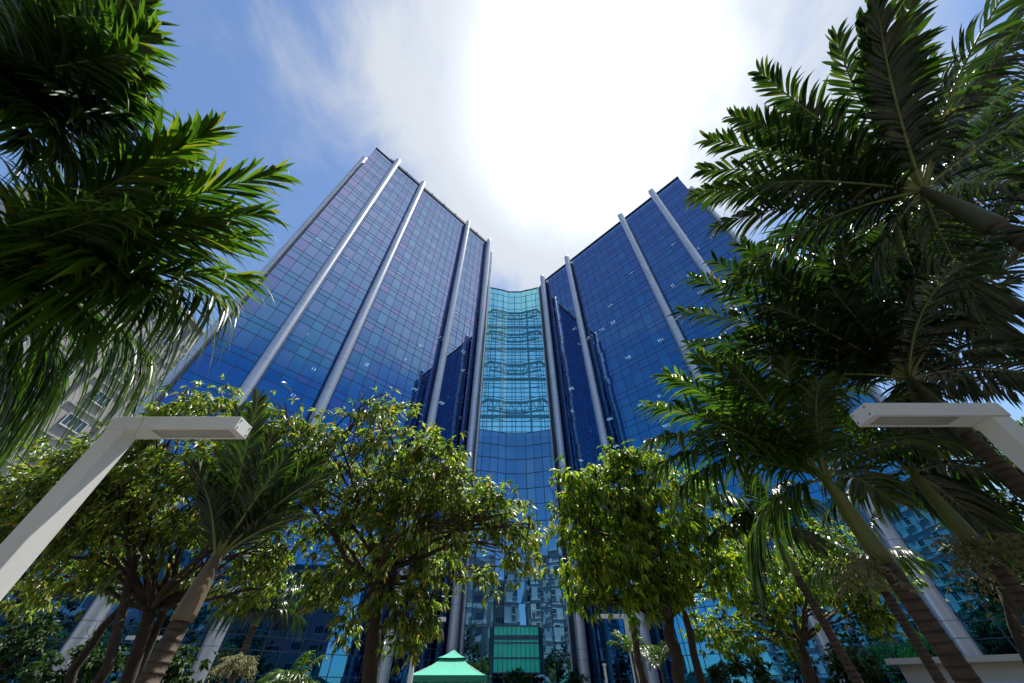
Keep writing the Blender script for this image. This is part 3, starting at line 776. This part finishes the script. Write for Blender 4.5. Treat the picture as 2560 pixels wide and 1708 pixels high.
# ---------------------------------------------------------------- broadleaf trees
def leaves(name, parent, blobs, count, mt, seed, ll=.15, lw=.03, whorl=6, droop=.6, clump=9, cs=.11):
    rg = np.random.RandomState(seed)
    C = np.array([tuple(b[0]) for b in blobs]); R = np.array([b[1] for b in blobs])
    wgt = R ** 2.2; wgt = wgt / wgt.sum()
    nc = count // whorl
    idx = rg.choice(len(blobs), nc, p=wgt)
    # twig clusters: whorls gather round sub-centres, leaving gaps between
    ns = max(6, nc // clump); sidx = rg.choice(len(blobs), ns, p=wgt)
    sd = rg.normal(size=(ns, 3)); sd /= np.linalg.norm(sd, axis=1)[:, None]
    lump = 1 + .25 * np.sin(sd[:, 0] * 7 + sidx) * np.sin(sd[:, 1] * 6 + 2 * sidx) + .15 * np.sin(sd[:, 2] * 11 + sidx)
    sc_ = C[sidx] + sd * (R[sidx] * (rg.rand(ns) ** .40) * lump)[:, None] * np.array((1, 1, .85))
    pick = rg.randint(0, ns, nc); spread = rg.uniform(.5, 1.5, ns)[pick][:, None] * cs
    pc = sc_[pick] + rg.normal(size=(nc, 3)) * spread * np.array((1, 1, .7))
    d = sd[pick] + rg.normal(size=(nc, 3)) * .6; d /= np.linalg.norm(d, axis=1)[:, None]
    stray = rg.rand(nc) < .05
    pc = pc + d * (stray[:, None] * rg.uniform(.1, .55, nc)[:, None])
    # every leaf
    n = nc * whorl
    base = np.repeat(pc, whorl, 0) + rg.normal(scale=.018, size=(n, 3))
    out = np.repeat(d, whorl, 0)
    az = rg.rand(n) * 2 * np.pi
    v = np.stack([np.cos(az), np.sin(az), np.zeros(n)], 1) * .6 + out * .55
    v[:, 2] -= droop * (0.35 + rg.rand(n) * 1.1) - .1
    v /= np.linalg.norm(v, axis=1)[:, None]
    l = ll * rg.uniform(.45, 1.3, n)[:, None]; w = lw * rg.uniform(.7, 1.2, n)[:, None]
    side = np.cross(v, np.array((0, 0, 1.0))) + rg.normal(scale=.6, size=(n, 3))
    side -= v * (side * v).sum(1)[:, None]; side /= np.linalg.norm(side, axis=1)[:, None] + 1e-9
    nn = np.cross(side, v)
    b0 = base; m1 = base + v * l * .45 + nn * l * .02
    ml = m1 - side * w + nn * w * .25; mr = m1 + side * w + nn * w * .25; mc = m1
    tip = base + v * l - np.array((0, 0, 1.0)) * l * .14
    V = np.stack([b0, ml, mc, mr, tip], 1).reshape(-1, 3)
    q = np.arange(n)[:, None] * 5
    F = np.concatenate([q + np.array([[0, 2, 4, 1]]), q + np.array([[0, 3, 4, 2]])], 0)
    return npmesh(name, V, F, mt, parent, False)
def tree(label, base, blobs, count, mt, seed, trunk_r=.16, fork=None, cat='tree', group=None, ll=.15, lw=.03, droop=.6, stems=1, name='leafy_tree', r1=None):
    rg = random.Random(seed); base = Vector(base)
    root = empty(name, base, label, cat, group)
    fork = Vector(fork) if fork else base + ZUP * 2
    m = MB()
    def limb(a, b, r0, r1_, wob=.12, n=9):
        a = Vector(a); b = Vector(b); l = (b - a).length; pts = []; rad = []
        off = Vector((rg.gauss(0, 1), rg.gauss(0, 1), abs(rg.gauss(0, .4)))) * l * wob
        for i in range(n + 1):
            t = i / n; p = a.lerp(b, t) + off * math.sin(math.pi * t) + Vector((rg.gauss(0, 1), rg.gauss(0, 1), rg.gauss(0, 1))) * (l * .012 if 0 < i < n else 0)
            pts.append(p); rad.append(r0 + (r1_ - r0) * t)
        m.tube(pts, rad, 9, rough=.06, rng=rg); return pts
    tr_ = limb(base, fork, trunk_r * 1.15, trunk_r * .8, .03)
    for i in range(stems - 1):
        limb(base + Vector((rg.uniform(-.25, .25), rg.uniform(-.2, .2), 0)), fork + Vector((rg.uniform(-.7, .7), rg.uniform(-.5, .5), rg.uniform(-.1, .9))), trunk_r * .8, trunk_r * .45, .1)
    for (c, r) in blobs:
        pts = limb(fork, c, trunk_r * .34, trunk_r * .09, .16)
        for k in range(5):
            s = pts[rg.randint(4, 9)]
            d = Vector((rg.gauss(0, 1), rg.gauss(0, 1), rg.gauss(.3, .8))).normalized()
            e = limb(s, Vector(c) + d * r * .85, trunk_r * .13, .008, .15, 6)
            for q in range(2):
                d2 = Vector((rg.gauss(0, 1), rg.gauss(0, 1), rg.gauss(.2, .8))).normalized()
                limb(e[rg.randint(2, 5)], e[-1] + d2 * r * .35, .012, .005, .1, 4)
    m.build('trunk', M['bark'], root, True)
    leaves('crown', root, blobs, count, M[mt], seed, ll, lw, droop=droop)
    return root
def BL(lst, D): return [(P(x, y, D + dd), r * 1.089 / 880 * (D + dd)) for (x, y, r, dd) in lst]
# centre left
b = P(855, 1568, 7.2); f = P(868, 1330, 7.0)
tree('broad leafy tree left of the atrium with glossy drooping leaves', (b.x, b.y, 0),
     BL([(850, 945, 55, .4), (780, 1010, 75, .2), (900, 1010, 80, 0), (990, 1060, 80, -.1), (830, 1120, 100, .3), (960, 1150, 110, 0), (1060, 1110, 70, 0), (1080, 1190, 85, -.3), (1170, 1180, 60, -.4), (1180, 1260, 60, -.3), (760, 1190, 75, .3), (720, 1080, 60, .6), (880, 1240, 95, 0), (1000, 1270, 80, .2), (790, 1300, 75, .2), (900, 1360, 80, -.2), (1120, 1330, 45, -.1), (985, 1390, 55, 0), (740, 1370, 45, .2), (940, 1460, 45, -.3), (1215, 1210, 30, -.4), (800, 1440, 45, 0)], 7.2),
     25000, 'leaf', 31, .15, f, ll=.155, lw=.026, droop=.75)
# left, big mass
b = P(330, 1568, 6.6); f = P(345, 1400, 6.6)
tree('wide sunlit tree behind the near left lamp, many dark crooked stems', (b.x, b.y, 0),
     BL([(480, 930, 60, .3), (560, 980, 70, .3), (660, 970, 60, .6), (690, 1060, 60, .8), (400, 960, 50, .5), (330, 1010, 60, .5), (250, 1060, 80, .2), (150, 1080, 80, 0), (60, 1120, 90, 0), (360, 1100, 90, .2), (480, 1080, 80, .2), (580, 1080, 70, .4), (240, 1180, 90, 0), (120, 1210, 90, -.2), (30, 1250, 80, -.2), (360, 1220, 80, .3), (470, 1200, 70, .5), (640, 1170, 70, .7), (620, 1270, 60, .8), (560, 1340, 55, .8), (250, 1310, 60, .2), (430, 1330, 45, .6), (120, 1340, 60, 0), (30, 1370, 50, 0), (640, 1340, 45, 1)], 6.6),
     36000, 'leaf', 32, .12, f, stems=4, ll=.135, lw=.025, droop=.7)
# centre right
b = P(1570, 1568, 8.0); f = P(1535, 1420, 7.9)
tree('dense bright green tree right of the atrium with fresh yellow tips', (b.x, b.y, 0),
     BL([(1430, 1060, 40, .3), (1480, 1080, 60, .2), (1330, 1110, 50, -.1), (1400, 1140, 80, 0), (1500, 1150, 80, .2), (1580, 1130, 60, .5), (1320, 1200, 60, -.3), (1400, 1240, 85, -.2), (1510, 1250, 85, 0), (1600, 1220, 70, .4), (1340, 1300, 60, -.3), (1430, 1340, 75, -.2), (1540, 1340, 60, 0), (1340, 1370, 40, -.4), (1460, 1400, 40, -.3), (1640, 1300, 60, .4)], 8.0),
     22000, 'leafy', 33, .14, f, stems=3, ll=.175, lw=.031, droop=.95)
# right
b = P(1860, 1568, 10.5); f = P(1835, 1480, 10.4)
tree('open-branched tree behind the palms at right with twisting dark limbs', (b.x, b.y, 0),
     BL([(1700, 1240, 70, 0), (1780, 1300, 80, .3), (1880, 1300, 70, .4), (1660, 1350, 60, 0), (1750, 1400, 50, 0), (1840, 1380, 60, .5), (1950, 1340, 60, .5), (1990, 1400, 50, 0), (1690, 1470, 45, -.6), (1790, 1460, 40, -.5), (1920, 1250, 60, .6), (1620, 1420, 45, 0), (2050, 1330, 55, .5)], 10.5),
     20000, 'leafy', 34, .16, f, stems=3, ll=.17, lw=.03)
b = P(2330, 1568, 9.5)
tree('leafy tree filling the right edge behind the flowering palm', (b.x, b.y, 0),
     BL([(2180, 1130, 60, 0), (2280, 1180, 60, 0), (2320, 1330, 60, .5), (2340, 1240, 50, .5), (2240, 1260, 40, 0)], 9.5), 9000, 'leafd', 35, .14, P(2300, 1350, 9.5), ll=.18, lw=.03)
# shrubs along the bottom, each a plant of its own
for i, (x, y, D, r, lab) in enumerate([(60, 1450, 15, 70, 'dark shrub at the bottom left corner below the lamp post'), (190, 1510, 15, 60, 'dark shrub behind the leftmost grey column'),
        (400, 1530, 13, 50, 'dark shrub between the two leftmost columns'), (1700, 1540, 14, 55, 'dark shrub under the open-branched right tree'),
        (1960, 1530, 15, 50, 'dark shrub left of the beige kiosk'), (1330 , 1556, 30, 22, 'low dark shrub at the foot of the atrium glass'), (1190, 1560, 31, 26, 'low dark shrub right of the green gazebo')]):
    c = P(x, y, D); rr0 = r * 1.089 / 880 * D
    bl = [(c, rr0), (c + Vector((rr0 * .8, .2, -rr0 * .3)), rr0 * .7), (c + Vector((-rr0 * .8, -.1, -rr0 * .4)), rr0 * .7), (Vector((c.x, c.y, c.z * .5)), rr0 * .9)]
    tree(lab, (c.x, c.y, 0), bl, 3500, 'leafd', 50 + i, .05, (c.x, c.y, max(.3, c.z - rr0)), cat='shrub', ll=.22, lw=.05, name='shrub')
# trees behind the camera, seen mirrored in the low glass
for i, (x, y, h, r) in enumerate([(-16, -14, 7, 3.2), (-8, -16, 8, 3.4), (2, -15, 7, 3.2), (9, -17, 7.5, 3), (17, -15, 12, 4.5), (27, -9, 12, 4.6), (35, 1, 12, 4.6), (-26, -8, 11, 4.2), (-34, 0, 11, 4.4), (40, -12, 14, 5), (-20, 9, 6, 2.8), (24, 8, 6, 2.8)]):
    rg = random.Random(80 + i)
    bl = [(Vector((x + rg.uniform(-1, 1) * r * .6, y + rg.uniform(-1, 1) * r * .6, h - r * .5 + rg.uniform(-1, .6) * r * .5)), r * rg.uniform(.5, .75)) for _ in range(6)]
    nm = ['first from the left tower side', 'second', 'third', 'fourth', 'fifth', 'sixth', 'seventh', 'eighth', 'ninth', 'tenth', 'eleventh', 'twelfth'][i]
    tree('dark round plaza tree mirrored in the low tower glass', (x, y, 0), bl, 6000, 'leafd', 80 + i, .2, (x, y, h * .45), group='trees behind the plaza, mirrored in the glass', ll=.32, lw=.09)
